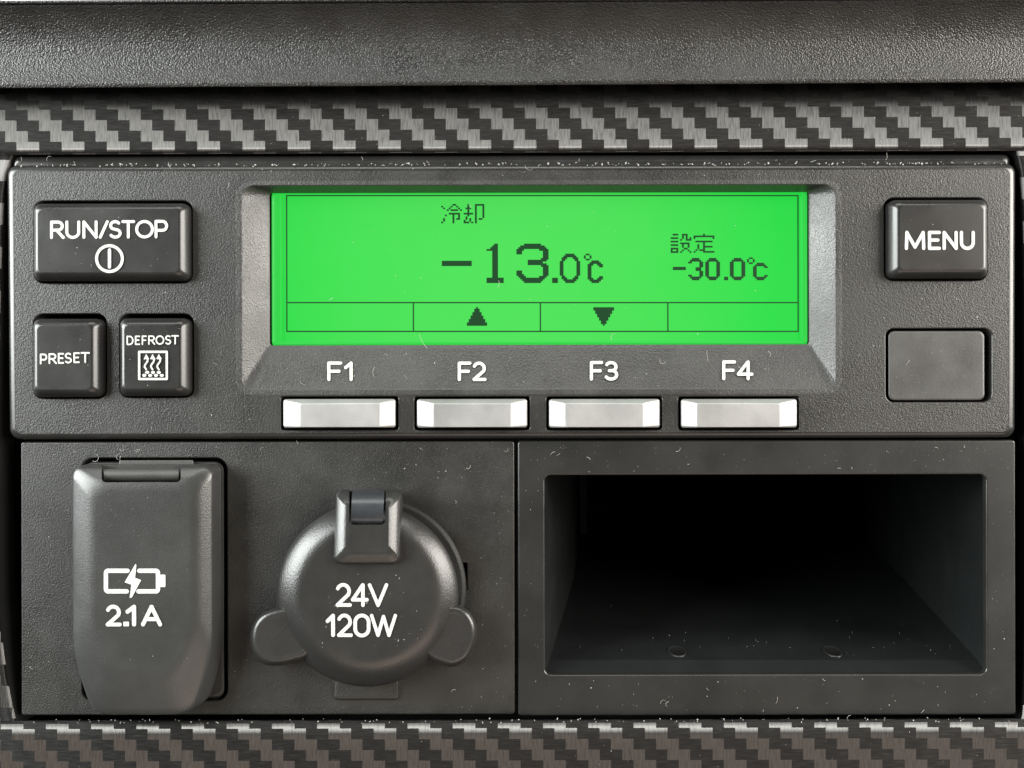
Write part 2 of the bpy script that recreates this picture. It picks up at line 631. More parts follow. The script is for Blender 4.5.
# left and right members: a profile carried up a gently bowed line
LINES = (('L', [(724, 17), (700, 11), (660, 4.5), (620, 0), (580, -3), (480, -4), (330, 0), (240, 2.5), (200, 4.5), (180, 7), (166, 11), (157, 14), (148, 18)]),
         ('R', [(724, 1020), (700, 1023), (600, 1027), (480, 1027), (330, 1026), (230, 1023.5), (200, 1022), (175, 1020), (163, 1018), (148, 1014)]))
for side, line in LINES:
    sg = -1 if side == 'L' else 1
    prof = smooth_profile([(0.6, -15), (0, -9), (-1.5, -6), (-5, -4.2), (-12, -4), (-30, -4), (-140, -7)], 4)
    line = smooth_profile(line, 4)
    base = len(mb.v)
    arcl = 0
    for i, (y, x) in enumerate(line):
        if i:
            arcl += math.hypot(y - line[i - 1][0], x - line[i - 1][1])
        for j, (o_, d) in enumerate(prof):
            mb.v.append(pj(x - sg * o_, y, d))
            mb.uv.append((x - sg * o_, -arcl + 40))
    n = len(prof)
    for k in range(len(line) - 1):
        for i in range(n - 1):
            mb.f.append([base + k * n + i, base + k * n + i + 1, base + (k + 1) * n + i + 1, base + (k + 1) * n + i])
me = bpy.data.meshes.new('carbon_film')
me.from_pydata(mb.v, [], mb.f)
uvl = me.uv_layers.new(name='UVMap')
for lp in me.loops:
    u, v = mb.uv[lp.vertex_index]
    uvl.data[lp.index].uv = (u / 11.3, v / 11.0)
link('carbon_film', me, mat_carbon, trim, sharp=60, wn=False)
# plain side walls of the opening, running straight back from the film's edge
mb = MB()
for side, line in LINES:
    line = smooth_profile(line, 4)
    rows = []
    for d, off in ((-9.5, 0), (-36, 17 if side == 'L' else -8), (-64, 19 if side == 'L' else -9)):
        rows.append([(pj(x + off, y, d)[0], -S * d, pj(x, y, -8)[2]) for y, x in line])
    n = len(line)
    mb.add(rows[0] + rows[1] + rows[2], [[r * n + k, r * n + k + 1, (r + 1) * n + k + 1, (r + 1) * n + k] for r in range(2) for k in range(n - 1)])
link('opening_wall', mb.mesh('opening_wall'), mat_satin, trim, wn=False)

# ------------------------------------------------------------------ upper control panel
ctl = thing('control_panel', 'wide black climate control panel with glowing green screen, buttons and silver keys', 'control panel', 512, 297, -30)

holes = [rr2(35, 201, 192.5, 283, 9), rr2(34, 314, 106.5, 398.5, 9), rr2(120, 314, 193.5, 397.5, 9),
         rr2(884.5, 198, 987, 280.5, 9), rr2(886, 328.5, 992, 402, 8),
         rr2(240, 183.5, 838, 391, (14, 14, 12, 12))]
FK = [(281, 398), (414.5, 529.5), (546.5, 662), (678.5, 799)]
for x0, x1 in FK:
    holes.append(rr2(x0, 396.5, x1, 430, 2, 2))


def fp_outline(ins):
    p = rr2(8 + ins, 164.5 + ins, 1015.5 - ins, 438.5 - ins, max(10 - ins * .7, 3), 6, False)
    return [(x + (3.5 * max(0, (y - 400) / 38) ** 2 if x < 500 else -1.5 * max(0, (y - 400) / 38)), y) for x, y in p]


face = link('faceplate', plate_mesh('faceplate', fp_outline(4), holes, 0, 34, 1.4, 3), mat_panel, ctl)
edge_material(face, mat_edge)
mb = MB()
mb.loft([[pj(x, y, d) for x, y in fp_outline(i_)] for i_, d in ((5.9, 0.06), (5.0, 0.05), (4, -.15), (2.8, -.7), (1.7, -1.6), (.8, -2.8), (.2, -4.4), (0, -6.5), (0, -34))], False, False)
link('rounded_rim', mb.mesh('rounded_rim'), mat_edge, ctl, sharp=70, wn=False)

# narrow ledge along the top edge
mb = MB()
mb.loft([rr(13, 155.5, 1010, 176, 6, -40, 4, False), rr(13, 155.5, 1010, 176, 6, -11, 4, False),
         rr(14, 156.5, 1009, 175, 6, -9, 4, False), rr(16, 162, 1007, 172, 5, -5.5, 4, False)])
link('top_ledge', mb.mesh('top_ledge'), mat_gloss, ctl)
# dark tray behind the button holes
mb = MB()
mb.loft([rr(16, 176, 1008, 434, 6, -60, 3, False), rr(16, 176, 1008, 434, 6, -58, 3, False)])
link('back_tray', mb.mesh('back_tray'), mat_gap, ctl)

# bezel round the screen
BD = -18
mb = MB()
mb.loft([rr(235.5, 180, 842.5, 394.8, (17, 17, 14, 14), -2.5, 6), rr(235.9, 180.3, 842.1, 394.4, (17, 17, 14, 14), 0.22, 6),
         rr(241, 184.2, 837, 390, (13, 13, 11, 11), 0.3, 6), rr(242.2, 185, 835.8, 389, (12, 12, 10, 10), -0.1, 6), rr(243.5, 185.6, 834.5, 388, (12, 12, 10, 10), -0.9, 6),
         rr(267, 191.5, 811.5, 349, (5, 5, 4, 4), BD + 3, 6), rr(270, 192.5, 809, 345, (3.5, 3.5, 3, 3), BD, 6),
         rr(270.5, 193, 808.5, 344.5, (3.5, 3.5, 3, 3), BD - 14, 6)], False, False)
bez = link('bezel', mb.mesh('bezel'), mat_bezel, ctl, sharp=28)


def bez_d(px, py):
    t = ((py + ROLL * (px - 512)) - 349) / (388 - 349)
    return (BD + 3) + t * (0.2 - (BD + 3))


ink = Ink(bez_d)
Z = 5.689
for (chs, y0, y1) in (((('F', 318 + 53 / Z, 318 + 138 / Z), ('1', 318 + 148 / Z, 318 + 203 / Z)), 361.5, 381),
                      ((('F', 318 + 795 / Z, 318 + 873 / Z), ('2', 318 + 879 / Z, 318 + 959 / Z)), 361.6, 381),
                      ((('F', 580 + 56 / Z, 580 + 132 / Z), ('3', 580 + 140 / Z, 580 + 219 / Z)), 361, 380.6),
                      ((('F', 580 + 809 / Z, 580 + 888 / Z), ('4', 580 + 892 / Z, 580 + 987 / Z)), 360.4, 380.2)):
    for ch, x0, x1 in chs:
        ink.glyph(ch, x0, y0, x1, y1, 3.7)
ink.build('key_lettering', mat_white, bez)

# screen
mb = MB()
mb.loft([rr(272.6, 190, 807.2, 346, 3, BD - 8, 4), rr(272.6, 190, 807.2, 346, 3, BD - 7, 4)])
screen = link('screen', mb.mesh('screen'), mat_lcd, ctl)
mb = MB()
# moulded clear rim of the glass
for (a, b_) in (((272, 193, 807.6, 344.3), (280, 194, 803, 341.5)),):
    lo = [rr(*a, 3, BD - 6.8, 4), rr(*a, 3, BD - 3, 4), rr(a[0] + 3, a[1] + .4, a[2] - 2, a[3] - 1, 3, BD - 2, 4), rr(*b_, 2.5, BD - 2.6, 4), rr(*b_, 2.5, BD - 6.8, 4)]
    mb.loft(lo, False, False)
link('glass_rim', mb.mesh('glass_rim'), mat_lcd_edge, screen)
LD = BD - 7


def bitmap(ink, rows, x0, y0, x1, y1):
    h, wd = len(rows), max(len(r) for r in rows)
    sx, sy = (x1 - x0) / wd, (y1 - y0) / h
    for j, r in enumerate(rows):
        i = 0
        while i < len(r):
            if r[i] == '#':
                k = i
                while k < len(r) and r[k] == '#':
                    k += 1
                a, b, c, e = x0 + i * sx, y0 + j * sy, x0 + k * sx, y0 + (j + 1) * sy
                ink.k = 0
                ink.poly([(a, b), (c, b), (c, e), (a, e)], [[0, 1, 2, 3]])
                i = k
            else:
                i += 1


def dots(spec):
    g = [['.'] * 11 for _ in range(11)]
    for r, cols in spec.items():
        for c in cols:
            g[r][c] = '#'
    return [''.join(r) for r in g]


REI = dots({0: [6, 7], 1: [0, 5, 8], 2: [1, 4, 9], 3: [3, 5, 6, 7, 8, 10], 5: [4, 5, 6, 7, 8, 9], 6: [2, 6, 9], 7: [6, 9], 8: [1, 6, 8, 9], 9: [1, 6], 10: [0, 6]})
KYAKU = dots({0: [2, 6, 7, 8, 9, 10], 1: [2, 6, 10], 2: [1, 2, 3, 6, 10], 3: [2, 6, 10], 4: [2, 6, 10], 5: [0, 1, 2, 3, 4, 6, 10], 6: [2, 6, 10],
              7: [1, 6, 10], 8: [1, 3, 6, 8, 9], 9: [0, 3, 6], 10: [0, 1, 2, 4, 6]})
SETSU = dots({0: [1, 2, 3, 6, 7, 8], 1: [6, 8], 2: [0, 1, 2, 3, 6, 8, 10], 3: [5, 8, 9, 10], 4: [0, 1, 2, 3], 5: [5, 6, 7, 8, 9], 6: [0, 1, 2, 3, 6, 9],
              7: [6, 9], 8: [0, 1, 2, 3, 7, 8], 9: [0, 3, 6, 9], 10: [0, 1, 2, 3, 5, 10]})
TEI = dots({0: [5], 1: list(range(11)), 2: [0, 10], 4: list(range(1, 10)), 5: [5], 6: [2, 5], 7: [2, 5, 6, 7, 8, 9], 8: [2, 5], 9: [1, 3, 4, 5], 10: [0, 5, 6, 7, 8, 9, 10]})
BIG3 = """....#########....
..#############..
.###############.
####........#####
###...........###
###...........###
..............###
..............###
.............####
......##########.
......########...
......##########.
.............####
..............###
..............###
###...........###
###...........###
####..........###
.####.......####.
..#############..
...###########...
....#########....""".split()
BIG1 = ['....##...', '...###...', '..####...', '#.####...'.replace('.', '#', 3)[:6] + '...'] + ['...###...'] * 15 + ['#########'] * 3
MID0 = ['...#####...', '..#######..', '.###...###.', '.##.....##.'] + ['##.......##'] * 8 + ['.##.....##.', '.###...###.', '..#######..', '...#####...']
DEG = ['.##.', '#..#', '#..#', '.##.']
MIDC = ['..####..', '.######.', '###..###', '##....##'] + ['##......'] * 5 + ['##....##', '###..###', '.######.', '..####..']
SM3 = ['..####..', '.######.', '##....##', '......##', '......##', '....###.', '....###.', '......##', '......##', '##....##', '.######.', '..####..']
SM0 = ['..####..', '.######.'] + ['##....##'] * 8 + ['.######.', '..####..']
SMC = ['..####..', '.######.', '##....##'] + ['##......'] * 4 + ['##....##', '.######.', '..####..']

ink = Ink(LD)
bitmap(ink, REI, 438 + 70 / 19.69, 200 + 78 / 19.69, 438 + 477 / 19.69, 200 + 460 / 19.69)
bitmap(ink, KYAKU, 438 + 512 / 19.69, 200 + 78 / 19.69, 438 + 919 / 19.69, 200 + 460 / 19.69)
ink.build('mode_characters', mat_seg, screen)
ink = Ink(LD)
bitmap(ink, SETSU, 668 + 62 / 20.48, 230 + 77 / 20.48, 668 + 485 / 20.48, 230 + 470 / 20.48)
bitmap(ink, TEI, 668 + 530 / 20.48, 230 + 77 / 20.48, 668 + 957 / 20.48, 230 + 465 / 20.48)
ink.build('setting_characters', mat_seg, screen)
ink = Ink(LD)
z = 5.885
for rows, a, b, c, e in ((['################'] * 3, 24, 134, 200, 165), (BIG1, 287, 33, 388, 265), (BIG3, 463, 33, 652, 265), (['###'] * 3, 673, 234, 707, 265),
                         (MID0, 718, 92, 838, 265), (DEG, 860, 92, 905, 132), (MIDC, 882, 132, 972, 265)):
    bitmap(ink, rows, 438 + a / z, 238 + b / z, 438 + c / z, 238 + e / z)
ink.build('temperature_reading', mat_seg, screen)
ink = Ink(LD)
z = 9.309
for rows, a, b, c, e in ((['#######'] * 2, 66, 138, 187, 168), (SM3, 208, 55, 348, 263), (SM0, 368, 55, 505, 263), (['##'] * 2, 543, 230, 580, 263),
                         (SM0, 597, 55, 740, 263), (DEG, 757, 50, 828, 112), (SMC, 812, 100, 950, 263)):
    bitmap(ink, rows, 666 + a / z, 252 + b / z, 666 + c / z, 252 + e / z)
ink.build('set_temperature_reading', mat_seg, screen)
TRI = [('#' * n).center(11, '.') for n in (1, 3, 3, 5, 5, 7, 7, 9, 9, 11, 11)]
ink = Ink(LD)
bitmap(ink, TRI, 467, 307, 487.2, 325.8)
ink.build('up_arrow', mat_seg, screen)
ink = Ink(LD)
bitmap(ink, TRI[::-1], 593.5, 307.2, 614.2, 325.7)
ink.build('down_arrow', mat_seg, screen)
ink = Ink(LD)


def ln(x0, y0, x1, y1, w_=1.25):
    h = w_ / 2
    ink.k = 0
    if abs(x1 - x0) > abs(y1 - y0):
        q = [(x0 - h, y0 - h), (x1 + h, y0 - h), (x1 + h, y0 + h), (x0 - h, y0 + h)]
    else:
        q = [(x0 - h, y0 + h), (x0 + h, y0 + h), (x0 + h, y1 - h), (x0 - h, y1 - h)]
    ink.poly(q, [[0, 1, 2, 3]])


ln(287, 195.6, 798.3, 195.6)
ln(287, 302.6, 798.3, 302.6)
ln(287, 331.4, 798.3, 331.4)
for x in (287, 798.3):
    ln(x, 195.6, x, 302.6)
for x in (287, 413.5, 540.5, 668, 798.3):
    ln(x, 302.6, x, 331.4)
ink.build('frame_lines', mat_seg, screen)


# buttons
def button(x0, y0, x1, y1, r, label, top=15.0, bev=8.0, lift=4.0):
    def ring(ins, rad, d):
        return [(x, -S * d, z) for x, _, z in rr(x0 + ins, y0 + ins, x1 - ins, y1 - ins, rad, 0, 6)]
    mb = MB()
    h = top - lift
    mb.loft([ring(0, r, -24), ring(0, r, lift), ring(.3, r, lift + h * .22), ring(bev * .16, r, lift + h * .46), ring(bev * .36, r * .9, lift + h * .70),
             ring(bev * .62, r * .8, lift + h * .89), ring(bev * .85, r * .75, lift + h * .98), ring(bev, r * .7, top)])
    o = link('push_button', mb.mesh('push_button'), mat_button, ctl, sharp=50)
    o['label'] = label
    return o


b_run = button(37.5, 204.5, 191.5, 281.5, 7, 'wide black push button with white RUN/STOP lettering')
b_pre = button(36.5, 319.0, 105, 397, 7, 'black push button with white PRESET lettering')
b_def = button(122.5, 318.5, 192, 396, 7, 'black push button with white DEFROST lettering and heating symbol')
b_menu = button(886.5, 201, 984.5, 279, 7, 'black push button with white MENU lettering')

ink = Ink(15.0)
Z = 7.877
for ch, a, b in (('R', 42, 158), ('U', 163, 280), ('N', 297, 417), ('/', 426, 505), ('S', 505, 606), ('T', 604, 713), ('O', 713, 860), ('P', 865, 972)):
    ink.glyph(ch, 45 + a / Z, 220.6 - (a - 42) * .0009, 45 + b / Z, 239 - (a - 42) * .0009, 3.5)
ink.stroke([(109.7 + 12.9 * cos(2 * pi * i / 40), 258.6 + 12.9 * sin(2 * pi * i / 40)) for i in range(41)], 3.0, True)
ink.stroke([(109.7, 250), (109.7, 267)], 3.3)
ink.build('lettering', mat_white, b_run)
ink = Ink(15.0)
Z = 6.32
for ch, a, b in (('P', 37, 84), ('R', 92, 145), ('E', 151, 191), ('S', 194, 240), ('E', 249, 290), ('T', 294, 354)):
    y = 353.6 - (a - 37) * .0062
    ink.glyph(ch, 34 + a / Z, y, 34 + b / Z, y + 10.8, 2.0)
ink.build('lettering', mat_white, b_pre)
ink = Ink(15.0)
for ch, a, b in (('D', 585, 630), ('E', 638, 671), ('F', 681, 713), ('R', 722, 767), ('O', 768, 824), ('S', 828, 868), ('T', 868, 917)):
    y = 335.7 - (a - 585) * .002
    ink.glyph(ch, 34 + a / Z, y, 34 + b / Z, y + 9.4, 1.75)
bx = [(139.2, 351.8), (166.8, 351.8), (166.8, 379), (139.2, 379)]
for i in range(4):
    ink.stroke([bx[i], bx[(i + 1) % 4]], 2.3)
for x in (146.2, 152.5, 158.8):
    ink.stroke([(x + 1.5 * sin(t * 2 * pi * .95 + .4), 358 + 11.5 * t) for t in [i / 14 for i in range(15)]], 1.7)
    ink.poly([(x, 353.9), (x + 3.2, 359.2), (x - 2.4, 359.2)], [[0, 1, 2]])
for x, y in ((147.2, 372.4), (153, 372.4), (158.8, 372.4), (144.3, 375.4), (150.2, 375.4), (156, 375.4), (161.8, 375.4)):
    ink.disc(x, y, 2.1, 1.5)
ink.build('lettering', mat_white, b_def)
ink = Ink(15.0)
Z = 11.636
for ch, a, b in (('M', 105, 345), ('E', 374, 527), ('N', 545, 722), ('U', 746, 921)):
    ink.glyph(ch, 896 + a / Z, 230.8, 896 + b / Z, 250, 3.9)
ink.build('lettering', mat_white, b_menu)

# blanking cover
mb = MB()
mb.loft([rr(888.3, 331, 984.5, 400.3, 6, -24, 5), rr(888.3, 331, 984.5, 400.3, 6, -1.5, 5), rr(889, 331.7, 983.8, 399.6, 6, -0.6, 5), rr(890.5, 333, 982.5, 398.2, 5, -0.2, 5)])
o = link('blank_cover', mb.mesh('blank_cover'), mat_cover, ctl, sharp=50)
o['label'] = 'plain dull grey blanking cover sitting off centre in its hole'

# silver keys
for i, (x0, x1) in enumerate(FK):
    x0 += 2.3
    x1 -= 2.3
    fw = 17
    mb = MB()
    mb.loft([rr(x0, 399, x1, 427.8, 3, -20, 4), rr(x0, 399, x1, 427.8, 3, 2.0, 4), rr(x0 + .8, 399.6, x1 - .8, 427.5, 3, 3.6, 4),
             rr(x0 + fw - 1.6, 403.0, x1 - fw + 1.6, 427.3, 1.5, 11.0, 4), rr(x0 + fw + .8, 404.6, x1 - fw - .8, 426.8, 1.5, 11.9, 4)])
    link('function_key', mb.mesh('function_key'), mat_silver, ctl, sharp=28)

# ------------------------------------------------------------------ lower left socket panel
sock = thing('socket_panel', 'flat grained black panel below the control panel carrying the two lidded sockets', 'panel', 267, 580, -40)
outer = rr2(20.5, 441, 514.3, 714.5, 3, 3, False)
slots = [rr2(81.5, 457.5, 226.5, 700, 11, 5, False), rr2(457.5, 563, 466.5, 590, 1, 2, False)]
o = link('faceplate', plate_mesh('socket_faceplate', outer, slots, -6, 24, 1.6, 3), mat_panel, sock)
edge_material(o, mat_edge)
mb = MB()
mb.loft([rr(60, 445, 480, 708, 4, -42, 3, False), rr(60, 445, 480, 708, 4, -40, 3, False)])
link('back_tray', mb.mesh('socket_tray'), mat_gap, sock)

# ------------------------------------------------------------------ USB charger
usb = thing('usb_charger', 'tall black lidded charging port marked 2.1A with a battery symbol', 'charging port', 150, 580, -6)
mb = MB()
mb.loft([rr(84.5, 461, 223.8, 697.5, 9, -30, 5, False), rr(84.5, 461, 223.8, 697.5, 9, -2, 5, False), rr(85.5, 462, 223, 696.5, 9, 0, 5, False), rr(88, 464, 220.5, 694, 8, 1, 5, False)])
link('housing', mb.mesh('usb_housing'), mat_satin, usb)


def lidloop(x0, y0, x1, y1, rt, cham, rb, d, n=6):
    """outline with rounded top corners and tapered bottom corners (cham = (dx, dy))"""
    dx, dy = cham
    pts = []
    for (cx, cy, a0) in ((x0 + rt, y0 + rt, pi), (x1 - rt, y0 + rt, 1.5 * pi)):
        for i in range(n + 1):
            a = a0 + .5 * pi * i / n
            pts.append((cx + rt * cos(a), cy + rt * sin(a)))

    def fillet(p0, p1, p2, r):
        out = []
        a = (Vector(p0) - Vector(p1)).normalized()
        b = (Vector(p2) - Vector(p1)).normalized()
        r = min(r, .47 * (Vector(p0) - Vector(p1)).length, .47 * (Vector(p2) - Vector(p1)).length)
        s0, s1 = Vector(p1) + a * r, Vector(p1) + b * r
        for i in range(n + 1):
            t = i / n
            q = s0 * (1 - t) ** 2 + Vector(p1) * 2 * t * (1 - t) + s1 * t ** 2
            out.append((q.x, q.y))
        return out
    A, B, C_, D_, E, F_ = (x1, y0 + rt), (x1, y1 - dy), (x1 - dx, y1), (x0 + dx, y1), (x0, y1 - dy), (x0, y0 + rt)
    pts += fillet(A, B, C_, min(rb * 1.6, dy * .9))
    pts += fillet(B, C_, D_, rb * .8)
    pts += fillet(C_, D_, E, rb * .8)
    pts += fillet(D_, E, F_, min(rb * 1.6, dy * .9))
    return [pj(x, y, d) for x, y in pts]


LT = 35.0
mb = MB()
mb.loft([lidloop(84, 463, 221, 702, 8, (14, 44), 14, 0.8),
         lidloop(78, 463.5, 217, 708, 9, (16, 52), 16, 12),
         lidloop(72.5, 465, 213.5, 713.5, 10, (20, 58), 22, 21),
         lidloop(72.4, 466.2, 212.3, 714, 10, (21, 58), 22, 24),
         lidloop(73.6, 468.2, 210.8, 712.6, 11, (22, 57), 22, 26.2),
         lidloop(77, 471.5, 207, 707, 12, (22, 53), 22, 28.4),
         lidloop(81, 475.5, 202.5, 694, 13, (25, 49), 22, 31.0),
         lidloop(85.5, 480, 198, 682.5, 14, (23, 44), 22, 33.2),
         lidloop(90, 485, 193.5, 675, 15, (18, 40), 20, 34.4),
         lidloop(96, 491, 188, 667, 15, (17, 36), 20, 35.0)])
lid = link('lid', mb.mesh('usb_lid'), mat_lid, usb, sharp=60)
cb = MB()
cb.loft([rr(101.5, 440, 180.5, 481.5, 4, 14, 3, False), rr(101.5, 440, 180.5, 481.5, 4, 60, 3, False)])
boolean_cut(lid, cb.mesh('cut'))
# hinge barrel in the notch
mb = MB()
loops = []
for x in (103.5, 178.5):
    loops.append([pj(x, 474.2 + 6.0 * sin(2 * pi * i / 20), 21 + 7 * cos(2 * pi * i / 20)) for i in range(20)])
mb.loft(loops)
link('hinge', mb.mesh('usb_hinge'), mat_cover, usb, sharp=50)
mb = MB()
mb.loft([rr(119, 459.5, 193, 467, 1, 0, 2, False), rr(119, 459.5, 193, 467, 1, 9, 2, False), rr(120, 460.3, 192, 466.5, 1, 10, 2, False)])
link('hinge_bracket', mb.mesh('usb_hinge_bracket'), mat_cover, usb, sharp=50)

ink = Ink(LT)
Z = 9.6
X = lambda a: 96 + a / Z
Y = lambda a: 555 + a / Z
bw = 4.4
xl, xr, yt, yb, r = X(70) + bw / 2, X(612) - bw / 2, Y(130) + bw / 2, Y(370) - bw / 2, 2.2
ink.stroke([(X(318) - 2, yt), (xl + r, yt)] + [(xl + r - r * sin(a), yt + r - r * cos(a)) for a in (.4, .8, 1.2)] + [(xl, yt + r), (xl, yb - r)] +
           [(xl + r - r * cos(a), yb - r + r * sin(a)) for a in (.4, .8, 1.2)] + [(xl + r, yb), (X(310) - 2, yb)], bw)
ink.stroke([(X(392) + 2, yt), (xr - r, yt)] + [(xr - r + r * sin(a), yt + r - r * cos(a)) for a in (.4, .8, 1.2)] + [(xr, yt + r), (xr, yb - r)] +
           [(xr - r + r * cos(a), yb - r + r * sin(a)) for a in (.4, .8, 1.2)] + [(xr - r, yb), (X(384) + 2, yb)], bw)
ink.poly([(X(605), Y(188)), (X(655), Y(188)), (X(663), Y(196)), (X(663), Y(300)), (X(655), Y(308)), (X(605), Y(308))], [[0, 1, 2, 3, 4, 5]])
bolt = [(375, 85), (385, 95), (372, 218), (430, 240), (340, 408), (318, 411), (335, 285), (270, 262)]
ink.poly([(X(a), Y(b)) for a, b in bolt], [[0, 1, 2, 7], [2, 3, 6, 7], [3, 4, 5, 6]])
for ch, a, b, w_ in (('2', 88, 242, 4.6), ('1', 278, 392, 5.0), ('A', 427, 630, 4.8)):
    ink.glyph(ch, X(a), Y(477), X(b), Y(686), w_)
ink.poly([(X(262), Y(640)), (X(308), Y(640)), (X(312), Y(645)), (X(312), Y(680)), (X(308), Y(685)), (X(262), Y(685)), (X(257), Y(680)), (X(257), Y(645))], [list(range(8))])
ink.build('lettering', mat_white, lid)

# ------------------------------------------------------------------ 24V power socket
ps = thing('power_socket', 'round black power socket with sprung cap and two side tabs, marked 24V 120W', 'power socket', 375, 590, -6)


def circ(cx, cy, r, d, n=72):
    return [pj(cx + r * cos(2 * pi * i / n), cy + r * sin(2 * pi * i / n), d) for i in range(n)]


mb = MB()
mb.loft([circ(376, 588, 90, -10), circ(376, 588, 90, -2), circ(376, 588, 89, 0.5), circ(375.8, 588.3, 86.5, 1.5), circ(375.5, 588.5, 86, 8)])
link('socket_ring', mb.mesh('socket_ring'), mat_satin, ps)
mb = MB()
prof = [(89.0, 8), (90.8, 10), (91.3, 13), (90.6, 16), (88.8, 18.8), (86, 21.6), (82.3, 24.6), (78.3, 27.2), (74.4, 29.1), (70.5, 30.3), (66.5, 30.75), (63, 30.8)]
cx0, cy0 = 366.8, 595.0
mb.loft([circ(cx0 - 0.0 * (d - 8) / 23, cy0 + 0.0 * (d - 8) / 23, r, d) for r, d in prof])
cap = link('cap', mb.mesh('socket_cap'), mat_cap, ps, sharp=60)
# clip beside the ring
mb = MB()
mb.loft([rr(457, 569, 461, 585, 1, -16, 2, False), rr(457, 569, 461, 585, 1, 6, 2, False), rr(457.6, 570, 460.4, 584, 1, 6.6, 2, False)])
link('clip', mb.mesh('socket_clip'), mat_satin, ps, sharp=50)


def puffy(name, pts, d0, d1, inset_steps, mat, parent):
    """an outline raised to a soft cushion"""
    c = Vector((sum(p[0] for p in pts) / len(pts), sum(p[1] for p in pts) / len(pts)))
    mb = MB()
    loops = []
    for ins, t in inset_steps:
        lp = []
        n = len(pts)
        for i in range(n):
            p = Vector(pts[i])
            a, b = Vector(pts[i - 1]), Vector(pts[(i + 1) % n])
            tg = (b - a).normalized()
            nr = Vector((-tg.y, tg.x))
            if nr.dot(c - p) < 0:
                nr = -nr
            q = p + nr * ins
            lp.append(pj(q.x, q.y, d0 + (d1 - d0) * t))
        loops.append(lp)
    mb.loft(loops)
    return link(name, mb.mesh(name), mat, parent, sharp=60)


def closed_spline(pts, n=6):
    out = []
    m = len(pts)
    for i in range(m):
        p0, p1, p2, p3 = (pts[(i + j) % m] for j in (-1, 0, 1, 2))
        for k in range(n):
            t = k / n
            out.append(tuple(0.5 * (2 * p1[c] + (p2[c] - p0[c]) * t + (2 * p0[c] - 5 * p1[c] + 4 * p2[c] - p3[c]) * t * t + (3 * p1[c] - p0[c] - 3 * p2[c] + p3[c]) * t ** 3) for c in range(2)))
    return out


steps = [(0, 0), (-.4, .38), (.2, .66), (1.6, .87), (3.4, .965), (5.5, 1.0), (8, .99), (10, .97)]
earL = closed_spline([(306, 604), (282, 606.5), (265, 611), (254, 621), (249.8, 636), (252.5, 652), (261, 662), (274, 665), (291, 662.5), (309, 655), (317, 630)])
puffy('tab', earL, 5, 24, steps, mat_cap, ps)
earR = closed_spline([(420, 604), (446, 604.5), (460, 606), (470.5, 614), (476, 628), (474.5, 645), (467, 659), (455, 666), (443, 665), (424, 655), (412, 630)])
puffy('tab', earR, 5, 24, steps, mat_cap, ps)
# foot plate under the cap
mb = MB()
mb.loft([rr(333.5, 668, 397.5, 699.5, 3, -8, 3, False), rr(333.5, 668, 397.5, 699.5, 3, -3.5, 3, False), rr(334.5, 669, 396.5, 698.5, 3, -2.2, 3, False), rr(337, 671, 394, 696, 2, -1.8, 3, False)])
link('foot_plate', mb.mesh('socket_foot_plate'), mat_panel, ps)
# hinge arm over the cap's top
mb = MB()
mb.loft([rr(338, 494, 402, 560, 6, 6, 5, False), rr(333.8, 491, 400.5, 563, 7, 30, 5, False), rr(333.4, 491, 399.5, 563.5, 7, 35, 5, False), rr(335, 493, 398, 562, 7, 38.8, 5, False),
         rr(341, 498, 393.5, 556.5, 7, 41, 5, False), rr(346, 503, 388.5, 551, 6, 42, 5, False)])
me = mb.mesh('hinge_arm')
# the arm rolls over backwards at its top
for v in me.vertices:
    zz = 384 - v.co.z / S
    t = max(0.0, (522 - zz) / 32)
    v.co.y += S * 16 * t * t
arm = link('hinge_arm', me, mat_cap, ps, sharp=50)
cb = MB()
cb.loft([rr(349, 470, 385.5, 524.5, 5, 4, 4, False), rr(349, 470, 385.5, 524.5, 5, 80, 4, False)])
boolean_cut(arm, cb.mesh('cut'))
mb = MB()
loops = []
for x0, x1 in ((350.5, 384),):
    prof = [(490, 2), (490.5, 14), (492, 21), (496, 27.5), (502, 32.5), (509, 35), (517, 35.5), (522, 34), (523.2, 30), (523.4, 4)]
    loops = [[pj(x + (y - 506) * -0.06 * (1 if x < 365 else 1), y, d) for y, d in smooth_profile(prof, 4)] for x in (x0 + .6, x0 + 1.2, x1 - 1.2, x1 - .6)]
mb.loft(loops)
link('hinge_barrel', mb.mesh('hinge_barrel'), mat_steel, ps, sharp=40)

ink = Ink(30.8)
Z = 11.29
X = lambda a: 318 + a / Z
for ch, a, b, y0, y1, w_ in (('2', 193, 377, 583, 606.8, 4.3), ('4', 366, 568, 583.2, 607, 4.3), ('V', 558, 788, 583.2, 607, 4.2),
                             ('1', 80, 197, 613.7, 637, 4.6), ('2', 208, 387, 613.6, 637, 4.3), ('0', 393, 587, 613.6, 637.4, 4.4), ('W', 580, 887, 613.8, 637, 4.1)):
    ink.glyph(ch, X(a), y0, X(b), y1, w_)
ink.build('lettering', mat_white, cap)

# ------------------------------------------------------------------ storage pocket
pk = thing('storage_pocket', 'empty open black storage pocket below the right half of the control panel', 'storage pocket', 766, 580, -40)
FD = -5
outer = rr2(517.5, 441, 1015.5, 716, 3, 3, False)
op = rr2(544.5, 475.5, 986, 675, 6, 5, False)
o = link('frame', plate_mesh('pocket_frame', outer, [op], FD, 9, 2.0, 4), mat_satin, pk)
edge_material(o, mat_edge)
mb = MB()


def quadloop(tl, tr, br, bl, d):
    pts = []
    P = [tl, tr, br, bl]
    n = 6
    for i in range(4):
        a, b = P[i], P[(i + 1) % 4]
        for k in range(n):
            pts.append(pj(a[0] + (b[0] - a[0]) * k / n, a[1] + (b[1] - a[1]) * k / n, d))
    return pts


